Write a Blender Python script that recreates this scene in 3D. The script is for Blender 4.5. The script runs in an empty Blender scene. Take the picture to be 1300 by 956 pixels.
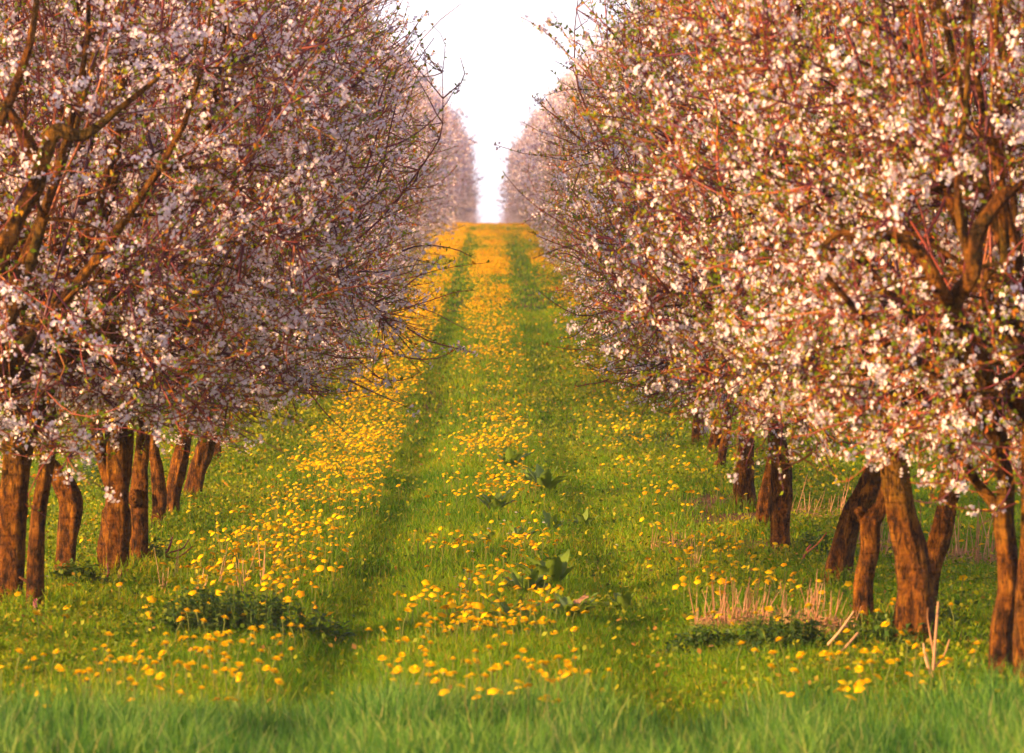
import bpy, math, random
import numpy as np

random.seed(7)
RNG = np.random.default_rng(7)
SC = bpy.context.scene
COL = SC.collection
F = 5000.0            # focal length in photo pixels
CAMZ = 1.78
PI = math.pi

# ------------------------------------------------------------------ terrain
_KD = np.array([-80, 0, 18, 26, 31.6, 37.3, 44.6, 50.5, 59.5, 75.8, 87.7, 116, 139, 165, 182, 195, 215, 250, 320, 500, 1600.])
_KZ = np.array([0, 0, 0, .0, .03, .12, .28, .54, .92, 1.55, 2.0, 3.02, 3.80, 4.62, 5.10, 5.30, 5.2, 4.2, 1.5, -4, -20.])
_DD = np.linspace(-80, 1600, 16801)
_ZZ = np.interp(_DD, _KD, _KZ)
_k = np.exp(-np.linspace(-2, 2, 81) ** 2); _k /= _k.sum()
_ZS = np.convolve(np.pad(_ZZ, 40, mode='edge'), _k, mode='valid')

def hz(y):
    return np.interp(y, _DD, _ZS)

def drift(d):
    return -0.0052 * (np.asarray(d, float) - 18.0)

def lattice(seed, n=512):
    return np.random.default_rng(seed).random((n, n))
_L = {}
def vnoise(x, y, scale, seed=0):
    if seed not in _L: _L[seed] = lattice(seed)
    L = _L[seed]; n = L.shape[0]
    u = np.asarray(x, float) / scale + 101.3; v = np.asarray(y, float) / scale + 57.7
    iu = np.floor(u).astype(int); iv = np.floor(v).astype(int)
    fu = u - iu; fv = v - iv
    fu = fu * fu * (3 - 2 * fu); fv = fv * fv * (3 - 2 * fv)
    a = L[iu % n, iv % n]; b = L[(iu + 1) % n, iv % n]; c = L[iu % n, (iv + 1) % n]; d = L[(iu + 1) % n, (iv + 1) % n]
    return (a * (1 - fu) + b * fu) * (1 - fv) + (c * (1 - fu) + d * fu) * fv

def ground_z(x, y):
    x = np.asarray(x, float); y = np.asarray(y, float)
    u = x - drift(y)
    near = np.clip((120 - y) / 80, 0, 1)
    rut = -0.035 * (np.exp(-((u + .85) / .2) ** 2) + np.exp(-((u - .65) / .22) ** 2)) * np.clip((230 - y) / 30, 0, 1) * (y > 12)
    mound = 0.05 * (np.exp(-((u + 2.85) / .7) ** 2) + np.exp(-((u - 2.15) / .7) ** 2)) * (y > 12)
    return hz(y) + (rut + mound) * (np.abs(x) < 12) + near * 0.035 * (vnoise(x, y, .9, 3) - .5)

def depth_of_row(py, lift=.07):
    """distance whose bare ground shows at photo row py"""
    d = np.linspace(12, 185, 8000)
    row = 379 + (CAMZ - hz(d) - lift) * F / d
    i = int(np.argmin(np.abs(row - py)))
    return float(d[i])

def spot(px, py):
    d = depth_of_row(py)
    return (px - 650) * d / F, d

SOIL = [(*spot(935, 655), .5, 1.3), (*spot(975, 690), .35, .9), (*spot(905, 632), .4, 1.2), (*spot(1020, 745), .25, .5), (*spot(390, 622), .3, .9), (*spot(860, 560), .4, 1.6), (*spot(1090, 800), .3, .3)]
def soil_patch(x, y):
    x = np.asarray(x, float); y = np.asarray(y, float)
    v = 0
    for cx, cy, rx, ry in SOIL:
        v = np.maximum(v, 1.25 - np.sqrt(((x - cx) / rx) ** 2 + ((y - cy) / ry) ** 2) - .9 * (vnoise(x, y, .22, 21) - .3))
    return np.clip(v * 2.5, 0, 1)


# ------------------------------------------------------------------ materials
def new_mat(name):
    m = bpy.data.materials.new(name); m.use_nodes = True
    nt = m.node_tree
    for n in list(nt.nodes): nt.nodes.remove(n)
    out = nt.nodes.new('ShaderNodeOutputMaterial')
    return m, nt, out

def ramp(nt, stops):
    r = nt.nodes.new('ShaderNodeValToRGB')
    e = r.color_ramp.elements
    while len(e) > 1: e.remove(e[-1])
    e[0].position = stops[0][0]; e[0].color = (*stops[0][1], 1)
    for p, c in stops[1:]:
        k = e.new(p); k.color = (*c, 1)
    return r

def leafy(name, stops, transl=.35, tcol=(1.2, 1.2, .7), rough=.6, noise_scale=None, noise_stops=None, spec=.25):
    """thin plant tissue: colour differs from piece to piece, light passes through"""
    m, nt, out = new_mat(name)
    geo = nt.nodes.new('ShaderNodeNewGeometry')
    r = ramp(nt, stops); nt.links.new(geo.outputs['Random Per Island'], r.inputs['Fac'])
    col = r.outputs['Color']
    if noise_scale:
        tc = nt.nodes.new('ShaderNodeTexCoord')
        no = nt.nodes.new('ShaderNodeTexNoise'); no.inputs['Scale'].default_value = noise_scale; no.inputs['Detail'].default_value = 3
        nt.links.new(tc.outputs['Object'], no.inputs['Vector'])
        r2 = ramp(nt, noise_stops); nt.links.new(no.outputs['Fac'], r2.inputs['Fac'])
        mx = nt.nodes.new('ShaderNodeMix'); mx.data_type = 'RGBA'; mx.blend_type = 'MULTIPLY'
        mx.inputs['Factor'].default_value = 1
        nt.links.new(col, mx.inputs['A']); nt.links.new(r2.outputs['Color'], mx.inputs['B'])
        col = mx.outputs['Result']
    b = nt.nodes.new('ShaderNodeBsdfPrincipled')
    b.inputs['Roughness'].default_value = rough; b.inputs['Specular IOR Level'].default_value = spec
    nt.links.new(col, b.inputs['Base Color'])
    t = nt.nodes.new('ShaderNodeBsdfTranslucent')
    tm = nt.nodes.new('ShaderNodeMix'); tm.data_type = 'RGBA'; tm.blend_type = 'MULTIPLY'; tm.inputs['Factor'].default_value = 1
    nt.links.new(col, tm.inputs['A']); tm.inputs['B'].default_value = (*tcol, 1)
    nt.links.new(tm.outputs['Result'], t.inputs['Color'])
    ms = nt.nodes.new('ShaderNodeMixShader'); ms.inputs[0].default_value = transl
    nt.links.new(b.outputs[0], ms.inputs[1]); nt.links.new(t.outputs[0], ms.inputs[2])
    nt.links.new(ms.outputs[0], out.inputs['Surface'])
    return m

M = {}
M['grass'] = leafy('meadow grass', [(0, (.045, .13, .003)), (.35, (.115, .29, .004)), (.75, (.24, .42, .006)), (.93, (.34, .32, .008)), (1, (.48, .31, .06))],
                   .45, (1.25, 1.2, .5), .55, .55, [(.3, (.55, .75, .7)), (.5, (1, 1, 1)), (.7, (1.5, 1.2, .8))])
M['fieldgrass'] = leafy('lush field grass', [(0, (.035, .12, .015)), (.5, (.10, .27, .03)), (.9, (.25, .40, .06)), (1, (.45, .38, .15))],
                   .4, (1.1, 1.25, .6), .5, 1.1, [(.35, (.75, .85, .9)), (.65, (1.2, 1.1, 1))])
M['cover'] = leafy('low leafy weeds', [(0, (.07, .13, .004)), (.5, (.22, .29, .004)), (.9, (.40, .38, .008)), (1, (.42, .20, .05))],
                   .35, (1.2, 1.2, .6), .6, .8, [(.35, (.6, .75, .8)), (.65, (1.3, 1.15, .8))])
M['petal'] = leafy('cherry petal', [(0, (.80, .60, .69)), (.4, (.88, .80, .85)), (1, (.92, .90, .91))], .35, (1.05, 1, 1), .7, spec=.15)
M['leaf'] = leafy('young cherry leaf', [(0, (.12, .22, .006)), (.5, (.27, .38, .012)), (.68, (.50, .46, .02)), (.85, (.60, .28, .02)), (1, (.45, .10, .02))], .5, (1.3, 1.15, .5), .45)
M['dand'] = leafy('dandelion floret', [(0, (.88, .38, .0005)), (.5, (.93, .53, .001)), (1, (.96, .66, .003))], .3, (1.1, 1, .5), .8, spec=.1)
M['dandnear'] = leafy('brightened dandelion floret', [(0, (.92, .50, .001)), (.4, (.96, .66, .002)), (1, (1.0, .78, .006))], .3, (1.1, 1, .5), .8, spec=.1)  # floret copy for near heads, colour brightened to offset their self-shading
M['stem'] = leafy('flower stalk', [(0, (.10, .19, .02)), (1, (.22, .22, .05))], .2)
M['dock'] = leafy('dock leaf', [(0, (.07, .15, .025)), (.6, (.16, .26, .03)), (1, (.32, .38, .04))], .25, (1.2, 1.2, .5), .38, spec=.5)
M['nettle'] = leafy('nettle leaf', [(0, (.03, .085, .018)), (.6, (.07, .15, .022)), (1, (.18, .24, .025))], .25, (1.2, 1.2, .6), .5)
M['straw'] = leafy('dead straw', [(0, (.30, .13, .06)), (.5, (.48, .25, .13)), (1, (.60, .38, .22))], .15, (1, 1, 1), .7)
M['daisy'] = leafy('daisy petal', [(0, (.75, .72, .74)), (1, (.85, .85, .85))], .2, (1, 1, 1), .7)
M['pinkflower'] = leafy('pink petal', [(0, (.55, .05, .25)), (1, (.65, .12, .35))], .3, (1, 1, 1), .7)

def bark(name, c0, c1, c2, bump=.6, scale=1.0):
    m, nt, out = new_mat(name)
    tc = nt.nodes.new('ShaderNodeTexCoord')
    mp = nt.nodes.new('ShaderNodeMapping'); mp.inputs['Scale'].default_value = (10 * scale, 10 * scale, 5.5 * scale)
    nt.links.new(tc.outputs['Object'], mp.inputs['Vector'])
    n1 = nt.nodes.new('ShaderNodeTexNoise'); n1.inputs['Scale'].default_value = 1.3; n1.inputs['Detail'].default_value = 7; n1.inputs['Roughness'].default_value = .68
    nt.links.new(mp.outputs[0], n1.inputs['Vector'])
    mp2 = nt.nodes.new('ShaderNodeMapping'); mp2.inputs['Scale'].default_value = (4, 4, 42)
    nt.links.new(tc.outputs['Object'], mp2.inputs['Vector'])
    n2 = nt.nodes.new('ShaderNodeTexNoise'); n2.inputs['Scale'].default_value = 1; n2.inputs['Detail'].default_value = 4
    nt.links.new(mp2.outputs[0], n2.inputs['Vector'])
    n3 = nt.nodes.new('ShaderNodeTexNoise'); n3.inputs['Scale'].default_value = 2.6; n3.inputs['Detail'].default_value = 4
    nt.links.new(tc.outputs['Object'], n3.inputs['Vector'])
    r = ramp(nt, [(.36, c0), (.5, c1), (.66, c2)])
    nt.links.new(n1.outputs['Fac'], r.inputs['Fac'])
    mp4 = nt.nodes.new('ShaderNodeMapping'); mp4.inputs['Scale'].default_value = (30, 30, 9)
    nt.links.new(tc.outputs['Object'], mp4.inputs['Vector'])
    n4 = nt.nodes.new('ShaderNodeTexNoise'); n4.inputs['Scale'].default_value = 1.2; n4.inputs['Detail'].default_value = 5; n4.inputs['Roughness'].default_value = .75; n4.inputs['Distortion'].default_value = .6
    nt.links.new(mp4.outputs[0], n4.inputs['Vector'])
    r4 = ramp(nt, [(.40, (.10, .08, .07)), (.50, (.85, .85, .85)), (.68, (1.55, 1.45, 1.3))]); nt.links.new(n4.outputs['Fac'], r4.inputs['Fac'])
    # greenish lichen film in soft patches
    r3 = ramp(nt, [(.48, (0, 0, 0)), (.62, (1, 1, 1))]); nt.links.new(n3.outputs['Fac'], r3.inputs['Fac'])
    mx = nt.nodes.new('ShaderNodeMix'); mx.data_type = 'RGBA'; mx.blend_type = 'MIX'
    mu = nt.nodes.new('ShaderNodeMath'); mu.operation = 'MULTIPLY'; mu.inputs[1].default_value = .38
    nt.links.new(r3.outputs['Color'], mu.inputs[0]); nt.links.new(mu.outputs[0], mx.inputs['Factor'])
    nt.links.new(r.outputs['Color'], mx.inputs['A']); mx.inputs['B'].default_value = (.13, .13, .012, 1)
    ad = nt.nodes.new('ShaderNodeMath'); ad.operation = 'MULTIPLY_ADD'; ad.inputs[1].default_value = .9
    nt.links.new(n2.outputs['Fac'], ad.inputs[0]); nt.links.new(n1.outputs['Fac'], ad.inputs[2])
    bp = nt.nodes.new('ShaderNodeBump'); bp.inputs['Strength'].default_value = bump; bp.inputs['Distance'].default_value = .06
    nt.links.new(ad.outputs[0], bp.inputs['Height'])
    b = nt.nodes.new('ShaderNodeBsdfPrincipled'); b.inputs['Roughness'].default_value = .8; b.inputs['Specular IOR Level'].default_value = .2
    mq = nt.nodes.new('ShaderNodeMix'); mq.data_type = 'RGBA'; mq.blend_type = 'MULTIPLY'; mq.inputs['Factor'].default_value = .9
    nt.links.new(mx.outputs['Result'], mq.inputs['A']); nt.links.new(r4.outputs['Color'], mq.inputs['B'])
    a2 = nt.nodes.new('ShaderNodeMath'); a2.operation = 'MULTIPLY_ADD'; a2.inputs[1].default_value = .8
    nt.links.new(n4.outputs['Fac'], a2.inputs[0]); nt.links.new(ad.outputs[0], a2.inputs[2]); nt.links.new(a2.outputs[0], bp.inputs['Height'])
    nt.links.new(mq.outputs['Result'], b.inputs['Base Color']); nt.links.new(bp.outputs[0], b.inputs['Normal'])
    nt.links.new(b.outputs[0], out.inputs['Surface'])
    return m
M['bark'] = bark('cherry bark', (.022, .007, .002), (.19, .066, .005), (.37, .155, .012), 1.0)

def twigmat():
    m, nt, out = new_mat('cherry twig')
    geo = nt.nodes.new('ShaderNodeNewGeometry')
    r = ramp(nt, [(0, (.05, .010, .032)), (.4, (.15, .022, .040)), (.8, (.29, .055, .022)), (1, (.36, .13, .03))])
    nt.links.new(geo.outputs['Random Per Island'], r.inputs['Fac'])
    b = nt.nodes.new('ShaderNodeBsdfPrincipled'); b.inputs['Roughness'].default_value = .5; b.inputs['Specular IOR Level'].default_value = .45
    nt.links.new(r.outputs['Color'], b.inputs['Base Color']); nt.links.new(b.outputs[0], out.inputs['Surface'])
    return m
M['twig'] = twigmat()

def groundmat():
    m, nt, out = new_mat('orchard ground')
    tc = nt.nodes.new('ShaderNodeTexCoord')
    n1 = nt.nodes.new('ShaderNodeTexNoise'); n1.inputs['Scale'].default_value = .6; n1.inputs['Detail'].default_value = 6
    n2 = nt.nodes.new('ShaderNodeTexNoise'); n2.inputs['Scale'].default_value = 14; n2.inputs['Detail'].default_value = 8; n2.inputs['Roughness'].default_value = .7
    for n in (n1, n2): nt.links.new(tc.outputs['Object'], n.inputs['Vector'])
    g = ramp(nt, [(.3, (.02, .045, .008)), (.5, (.045, .085, .012)), (.7, (.08, .11, .02))]); nt.links.new(n2.outputs['Fac'], g.inputs['Fac'])
    s = ramp(nt, [(.3, (.10, .04, .016)), (.7, (.30, .14, .06))]); nt.links.new(n2.outputs['Fac'], s.inputs['Fac'])
    f = ramp(nt, [(.50, (0, 0, 0)), (.62, (1, 1, 1))]); nt.links.new(n1.outputs['Fac'], f.inputs['Fac'])
    mx = nt.nodes.new('ShaderNodeMix'); mx.data_type = 'RGBA'
    at = nt.nodes.new('ShaderNodeAttribute'); at.attribute_name = 'bare'
    sm = nt.nodes.new('ShaderNodeMath'); sm.operation = 'MAXIMUM'
    nt.links.new(f.outputs['Color'], sm.inputs[0]); nt.links.new(at.outputs['Fac'], sm.inputs[1])
    nt.links.new(sm.outputs[0], mx.inputs['Factor']); nt.links.new(g.outputs['Color'], mx.inputs['A']); nt.links.new(s.outputs['Color'], mx.inputs['B'])
    bp = nt.nodes.new('ShaderNodeBump'); bp.inputs['Strength'].default_value = .8; bp.inputs['Distance'].default_value = .04
    nt.links.new(n2.outputs['Fac'], bp.inputs['Height'])
    b = nt.nodes.new('ShaderNodeBsdfPrincipled'); b.inputs['Roughness'].default_value = .95; b.inputs['Specular IOR Level'].default_value = .1
    nt.links.new(mx.outputs['Result'], b.inputs['Base Color']); nt.links.new(bp.outputs[0], b.inputs['Normal'])
    nt.links.new(b.outputs[0], out.inputs['Surface'])
    return m
M['ground'] = groundmat()

# ------------------------------------------------------------------ mesh helpers
def mesh_arrays(name, V, quads=None, tris=None, mats=(), qm=None, tm=None, smooth=False):
    V = np.ascontiguousarray(V, np.float32).reshape(-1, 3)
    q = np.zeros((0, 4), np.int32) if quads is None else np.asarray(quads, np.int32).reshape(-1, 4)
    t = np.zeros((0, 3), np.int32) if tris is None else np.asarray(tris, np.int32).reshape(-1, 3)
    me = bpy.data.meshes.new(name)
    me.vertices.add(len(V)); me.vertices.foreach_set('co', V.ravel())
    nl = q.size + t.size
    me.loops.add(nl); me.loops.foreach_set('vertex_index', np.concatenate([q.ravel(), t.ravel()]))
    me.polygons.add(len(q) + len(t))
    ls = np.concatenate([np.arange(len(q)) * 4, q.size + np.arange(len(t)) * 3]).astype(np.int32)
    me.polygons.foreach_set('loop_start', ls)
    for m in mats: me.materials.append(m)
    if qm is not None or tm is not None:
        a = np.concatenate([np.zeros(len(q)) if qm is None else qm, np.zeros(len(t)) if tm is None else tm]).astype(np.int32)
        me.polygons.foreach_set('material_index', a)
    if smooth: me.polygons.foreach_set('use_smooth', np.ones(len(q) + len(t), bool))
    me.update(calc_edges=True)
    return me

def link(name, me, parent=None, loc=None):
    o = bpy.data.objects.new(name, me); COL.objects.link(o)
    if parent is not None: o.parent = parent
    if loc is not None: o.location = loc
    return o

def tag(o, label=None, cat=None, group=None, kind=None):
    if label: o['label'] = label
    if cat: o['category'] = cat
    if group: o['group'] = group
    if kind: o['kind'] = kind
    return o

def empty(name, loc, label, cat, group=None, rz=0):
    o = bpy.data.objects.new(name, None); COL.objects.link(o)
    o.location = loc; o.rotation_euler = (0, 0, rz); o.empty_display_size = .1
    return tag(o, label, cat, group)

def norm(v):
    return v / np.maximum(np.linalg.norm(v, axis=-1, keepdims=True), 1e-9)

def tubes(P, R, k):
    """P (M,n,3) polylines, R (M,n) radii, k sides -> verts, quads"""
    Mn, n, _ = P.shape
    T = np.empty_like(P); T[:, 1:-1] = P[:, 2:] - P[:, :-2]; T[:, 0] = P[:, 1] - P[:, 0]; T[:, -1] = P[:, -1] - P[:, -2]
    T = norm(T)
    mean = norm(T.mean(axis=1))
    ref = np.eye(3)[np.argmin(np.abs(mean), axis=1)][:, None, :]
    S = norm(np.cross(T, np.broadcast_to(ref, T.shape))); U = np.cross(S, T)
    a = np.arange(k) * 2 * PI / k
    V = P[:, :, None, :] + R[:, :, None, None] * (np.cos(a)[None, None, :, None] * S[:, :, None, :] + np.sin(a)[None, None, :, None] * U[:, :, None, :])
    idx = np.arange(Mn * n * k).reshape(Mn, n, k)
    a0 = idx[:, :-1]; a1 = idx[:, 1:]
    Q = np.stack([a0, np.roll(a0, -1, 2), np.roll(a1, -1, 2), a1], -1).reshape(-1, 4)
    return V.reshape(-1, 3), Q

class Acc:
    def __init__(s): s.V = []; s.Q = []; s.T = []; s.qm = []; s.tm = []; s.n = 0
    def add(s, V, Q=None, T=None, m=0):
        V = np.asarray(V, float).reshape(-1, 3)
        if Q is not None and len(Q): s.Q.append(np.asarray(Q) + s.n); s.qm.append(np.full(len(Q), m))
        if T is not None and len(T): s.T.append(np.asarray(T) + s.n); s.tm.append(np.full(len(T), m))
        s.V.append(V); s.n += len(V)
    def mesh(s, name, mats, smooth=False):
        c = lambda L, w: np.concatenate(L) if L else None
        return mesh_arrays(name, np.concatenate(s.V), c(s.Q, 4), c(s.T, 3), mats, c(s.qm, 0), c(s.tm, 0), smooth)

# ------------------------------------------------------------------ ground sheet
def build_ground():
    xs = np.concatenate([-np.geomspace(900, 9, 22), np.arange(-8.4, 8.41, .14), np.geomspace(9, 900, 22)])
    ys = np.concatenate([np.array([-80, -50, -25, -10, 0]), np.arange(5, 60, .22), np.arange(60, 240, 1.0), np.geomspace(240, 1600, 30)])
    X, Y = np.meshgrid(xs, ys, indexing='ij')
    Z = ground_z(X, Y)
    idx = np.arange(X.size).reshape(X.shape)
    Q = np.stack([idx[:-1, :-1], idx[1:, :-1], idx[1:, 1:], idx[:-1, 1:]], -1).reshape(-1, 4)
    me = mesh_arrays('ground', np.stack([X, Y, Z], -1).reshape(-1, 3), Q, None, [M['ground']], smooth=True)
    at = me.attributes.new('bare', 'FLOAT', 'POINT'); at.data.foreach_set('value', soil_patch(X, Y).ravel().astype(np.float32))
    tag(link('ground', me), 'grassy orchard ground rising to a low hilltop', None, None, 'structure')
build_ground()

# ------------------------------------------------------------------ crowns
PZ = np.array([.72, .85, 1.0, 1.4, 2.0, 2.8, 3.5, 4.2, 4.8, 5.25])
PR = np.array([.55, 1.05, 1.4, 1.72, 1.86, 1.84, 1.58, 1.12, .60, .10])
def prof(z): return np.interp(z, PZ, PR, left=0, right=0)

def crown_points(rng, n, lo, hi, shell=.5):
    """points inside the crown's volume; lo, hi = share of the radius"""
    out = np.zeros((0, 3))
    while len(out) < n:
        z = rng.uniform(.75, 5.2, n * 3)
        keep = rng.random(n * 3) < (prof(z) / 1.9) ** 1.3
        z = z[keep]; r = prof(z) * (lo + (hi - lo) * rng.random(len(z)) ** shell)
        a = rng.uniform(0, 2 * PI, len(z))
        w = 1 + .12 * np.sin(a * 3 + z * 1.7) + .08 * np.sin(a * 5 - z * 2.3 + 1)
        p = np.stack([np.cos(a) * r * w, np.sin(a) * r * w, z + .08 * np.sin(a * 2)], -1)
        out = np.concatenate([out, p])
    return out[:n]

def curve(A, B, n, rng, bow, jit):
    """(M,3)->(M,n,3) bowed line from A to B"""
    t = np.linspace(0, 1, n)[None, :, None]
    P = A[:, None] * (1 - t) + B[:, None] * t
    P = P + bow[:, None] * (4 * t * (1 - t))
    m = len(A); J = 0
    for f in (1, 2, 3):
        J = J + rng.normal(0, 1, (m, 1, 3)) / f * np.sin(t * PI * f + rng.uniform(-.5, .5, (m, 1, 1)) * (f > 1)) * (t * (1 - t) * 4) ** .5
    return P + J * jit[:, None, None]

def build_crown(seed, ntw, nbr, ncl, nleaf, fine):
    rng = np.random.default_rng(seed)
    acc = Acc()
    # limbs
    nl = 7
    az = np.arange(nl) * 2 * PI / nl + rng.normal(0, .25, nl)
    hh = rng.uniform(2.2, 3.9, nl); rr = prof(hh) * rng.uniform(.35, .72, nl)
    A = np.tile([0, 0, 1.0], (nl, 1)) + rng.normal(0, .02, (nl, 3))
    B = np.stack([np.cos(az) * rr, np.sin(az) * rr, hh], -1)
    out = np.stack([np.cos(az), np.sin(az), -.25 * np.ones(nl)], -1)
    limb = curve(A, B, 10, rng, out * rng.uniform(.18, .42, (nl, 1)), np.full(nl, .05))
    lr = np.linspace(1, .13, 10)[None] ** 1.1 * rng.uniform(.030, .044, (nl, 1))
    V, Q = tubes(limb, lr, 9); acc.add(V, Q, m=0)
    nodes = limb[:, 1:].reshape(-1, 3); nr = lr[:, 1:].reshape(-1)
    # branches
    T = crown_points(rng, nbr, .40, .80, .6)
    def attach(T, N, up=.5):
        d = T[:, None] - N[None]
        cost = np.linalg.norm(d, axis=2) + up * np.maximum(-d[:, :, 2], 0) + rng.random((len(T), len(N))) * .26
        return np.argmin(cost, axis=1)
    i = attach(T, nodes)
    A = nodes[i]; L = np.linalg.norm(T - A, axis=1)
    bow = np.stack([np.zeros(len(T)), np.zeros(len(T)), np.where(T[:, 2] > 2.2, -.06, .10) * L], -1)
    br = curve(A, T, 11, rng, bow, .05 * L + .01)
    brr = np.linspace(1, .14, 11)[None] * np.minimum(.006 + .0095 * L, nr[i] * .6)[:, None]
    V, Q = tubes(br, brr, 6); acc.add(V, Q, m=0)
    # long erect water shoots through the crown
    nw = 46
    j = rng.integers(0, len(br), nw); st = br[j, rng.integers(2, 8, nw)]
    up = norm(np.stack([st[:, 0] * .28, st[:, 1] * .28, np.ones(nw)], -1) + rng.normal(0, .17, (nw, 3)))
    room = np.clip(4.7 - .95 * np.hypot(st[:, 0], st[:, 1]) - st[:, 2], .15, 2.0)
    ws = curve(st, st + up * (room * rng.uniform(.7, 1.1, nw))[:, None], 10, rng, rng.normal(0, .07, (nw, 3)), .05 * room)
    V, Q = tubes(ws, np.linspace(1, .3, 10)[None] * rng.uniform(.006, .011, (nw, 1)), 5); acc.add(V, Q, m=1)
    nodes = np.concatenate([br[:, 1:].reshape(-1, 3), limb[:, 4:].reshape(-1, 3), ws[:, 2:].reshape(-1, 3)])
    # twigs
    T = crown_points(rng, ntw, .3, 1.0, .55)
    step = 900; ids = np.concatenate([attach(T[k:k + step], nodes, .25) for k in range(0, len(T), step)])
    A = nodes[ids]; D = T - A; L = np.linalg.norm(D, axis=1)
    cap = rng.uniform(.35, .95, len(T)); Ln = np.clip(L, .22, cap)
    D = D / np.maximum(L, 1e-6)[:, None]
    D = norm(D + rng.normal(0, .28, D.shape) + np.stack([np.zeros(len(T))] * 2 + [np.where(T[:, 2] > 1.7, .35, -.12)], -1))
    B = A + D * Ln[:, None]
    bow = rng.normal(0, .06, D.shape) * Ln[:, None]; bow[:, 2] -= .05 * Ln
    tw = curve(A, B, 5, rng, bow, .03 * Ln)
    V, Q = tubes(tw, np.linspace(1, .4, 5)[None] * rng.uniform(.0032, .0060, (len(T), 1)) * (1 if fine else .8), 3); acc.add(V, Q, m=1)
    # long shoots standing out of the crown
    ns = 210 if fine else 190
    S = crown_points(rng, ns, .6, .95)
    rad = S.copy(); rad[:, 2] = 0; rad = norm(rad)
    hi = np.clip((S[:, 2] - 1.2) / 2.2, 0, 1)[:, None]
    D = norm(rad * (1 - .45 * hi) + np.array([0, 0, 1.]) * (hi * 1.3 - .15) + rng.normal(0, .2, S.shape))
    Ls = np.where(rng.random(ns) < .06, rng.uniform(.55, .8, ns), rng.uniform(.22, .55, ns))
    bow = np.zeros((ns, 3)); bow[:, 2] = rng.uniform(-.1, .08, ns)
    sh = curve(S - D * (Ls * .5)[:, None], S + D * (Ls * .55)[:, None], 7, rng, bow, .025 * Ls)
    V, Q = tubes(sh, np.linspace(1, .35, 7)[None] * rng.uniform(.0032, .006, (ns, 1)), 4); acc.add(V, Q, m=1)
    crown = acc.mesh('crown', [M['bark'], M['twig']], smooth=True)
    # ---- anchors on twigs
    allp = tw; wgt = Ln / Ln.sum()
    clump = vnoise(T[:, 0] + 9 * T[:, 2], T[:, 1] + 5 * T[:, 2], .42, seed)
    wb = wgt * (.16 + 2.2 * clump ** 2.5) * np.where(T[:, 2] > 3.4, .75, 1.0); wb /= wb.sum()
    def anchors(n, w, lo):
        k = rng.choice(len(T), n, p=w); t = rng.uniform(lo, 1.0, n) * 4
        i0 = np.minimum(t.astype(int), 3); f = (t - i0)[:, None]
        return allp[k, i0] * (1 - f) + allp[k, i0 + 1] * f
    C = anchors(ncl, wb, .12)
    q = rng.integers(0, ns, ncl // 9); qf = rng.random((ncl // 9, 1)); q2 = rng.integers(1, 6, ncl // 9)
    C[:ncl // 9] = sh[q, q2] * (1 - qf) + sh[q, q2 + 1] * qf
    flowers = []
    # flowers per cluster
    cnt = np.where(rng.random(ncl) < .3, rng.integers(6, 13, ncl), rng.integers(2, 6, ncl))
    idx = np.repeat(np.arange(ncl), cnt); n = len(idx)
    cd = norm(C - np.array([0, 0, 2.2])) * .6 + rng.normal(0, .6, C.shape); cd = norm(cd)
    off = norm(rng.normal(0, 1, (n, 3)) + cd[idx] * .7)
    P = C[idx] + off * rng.uniform(.010, .030, (n, 1)) * (1 + .07 * (cnt[idx] - 4))[:, None]
    N = norm(off + cd[idx] * .6 + rng.normal(0, .35, (n, 3)))
    X = norm(np.cross(N, rng.normal(0, 1, (n, 3)))); Y = np.cross(N, X)
    R = (rng.uniform(.0082, .0130, n) if fine else rng.uniform(.013, .0195, n)) * np.where(rng.random(n) < .22, .5, 1)
    acc = Acc()
    if fine:
        for k in range(5):
            a = 2 * PI * k / 5
            d = np.cos(a) * X + np.sin(a) * Y; s = -np.sin(a) * X + np.cos(a) * Y
            cup = rng.uniform(.15, .6, (n, 1))
            r1 = R[:, None]
            v = np.stack([P, P + d * r1 * .62 - s * r1 * .46 + N * r1 * cup * .45, P + d * r1 + N * r1 * cup, P + d * r1 * .62 + s * r1 * .46 + N * r1 * cup * .45], 1)
            b = np.arange(n)[:, None] * 4
            acc.add(v, b + np.array([[0, 1, 2, 3]]))
    else:
        r1 = R[:, None] * 1.05
        cup = rng.uniform(.1, .5, (n, 1)) * r1
        ring = [P + (math.cos(a) * X + math.sin(a) * Y) * r1 + N * cup for a in np.arange(5) * 2 * PI / 5]
        v = np.stack([P] + ring, 1); b = np.arange(n)[:, None] * 6
        T3 = np.concatenate([b + np.array([[0, 1 + j, 1 + (j + 1) % 5]]) for j in range(5)])
        acc.add(v, None, T3)
    blossom = acc.mesh('blossom', [M['petal']])
    # ---- leaves: small folded blades at twig nodes and shoot tips
    k = anchors(nleaf, wgt, .2)
    si = rng.integers(0, ns, nleaf // 5); sq = rng.integers(1, 6, nleaf // 5); sf = rng.random((nleaf // 5, 1)); sp = sh[si, sq] * (1 - sf) + sh[si, sq + 1] * sf
    Lp = np.concatenate([k, sp]); n = len(Lp)
    D = norm(rng.normal(0, 1, (n, 3)) + np.array([0, 0, .5]) + norm(Lp - np.array([0, 0, 2])) * .5)
    S = norm(np.cross(D, rng.normal(0, 1, (n, 3)))); U = np.cross(S, D)
    l = rng.uniform(.014, .036, (n, 1)); w = l * rng.uniform(.2, .34, (n, 1))
    v = np.stack([Lp, Lp + D * l * .5 - S * w + U * w * .5, Lp + D * l - U * w * .3, Lp + D * l * .5 + S * w + U * w * .5], 1)
    b = np.arange(n)[:, None] * 4
    acc = Acc(); acc.add(v, None, np.concatenate([b + np.array([[0, 1, 2]]), b + np.array([[0, 2, 3]])]))
    foliage = acc.mesh('foliage', [M['leaf']])
    return crown, blossom, foliage

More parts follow.
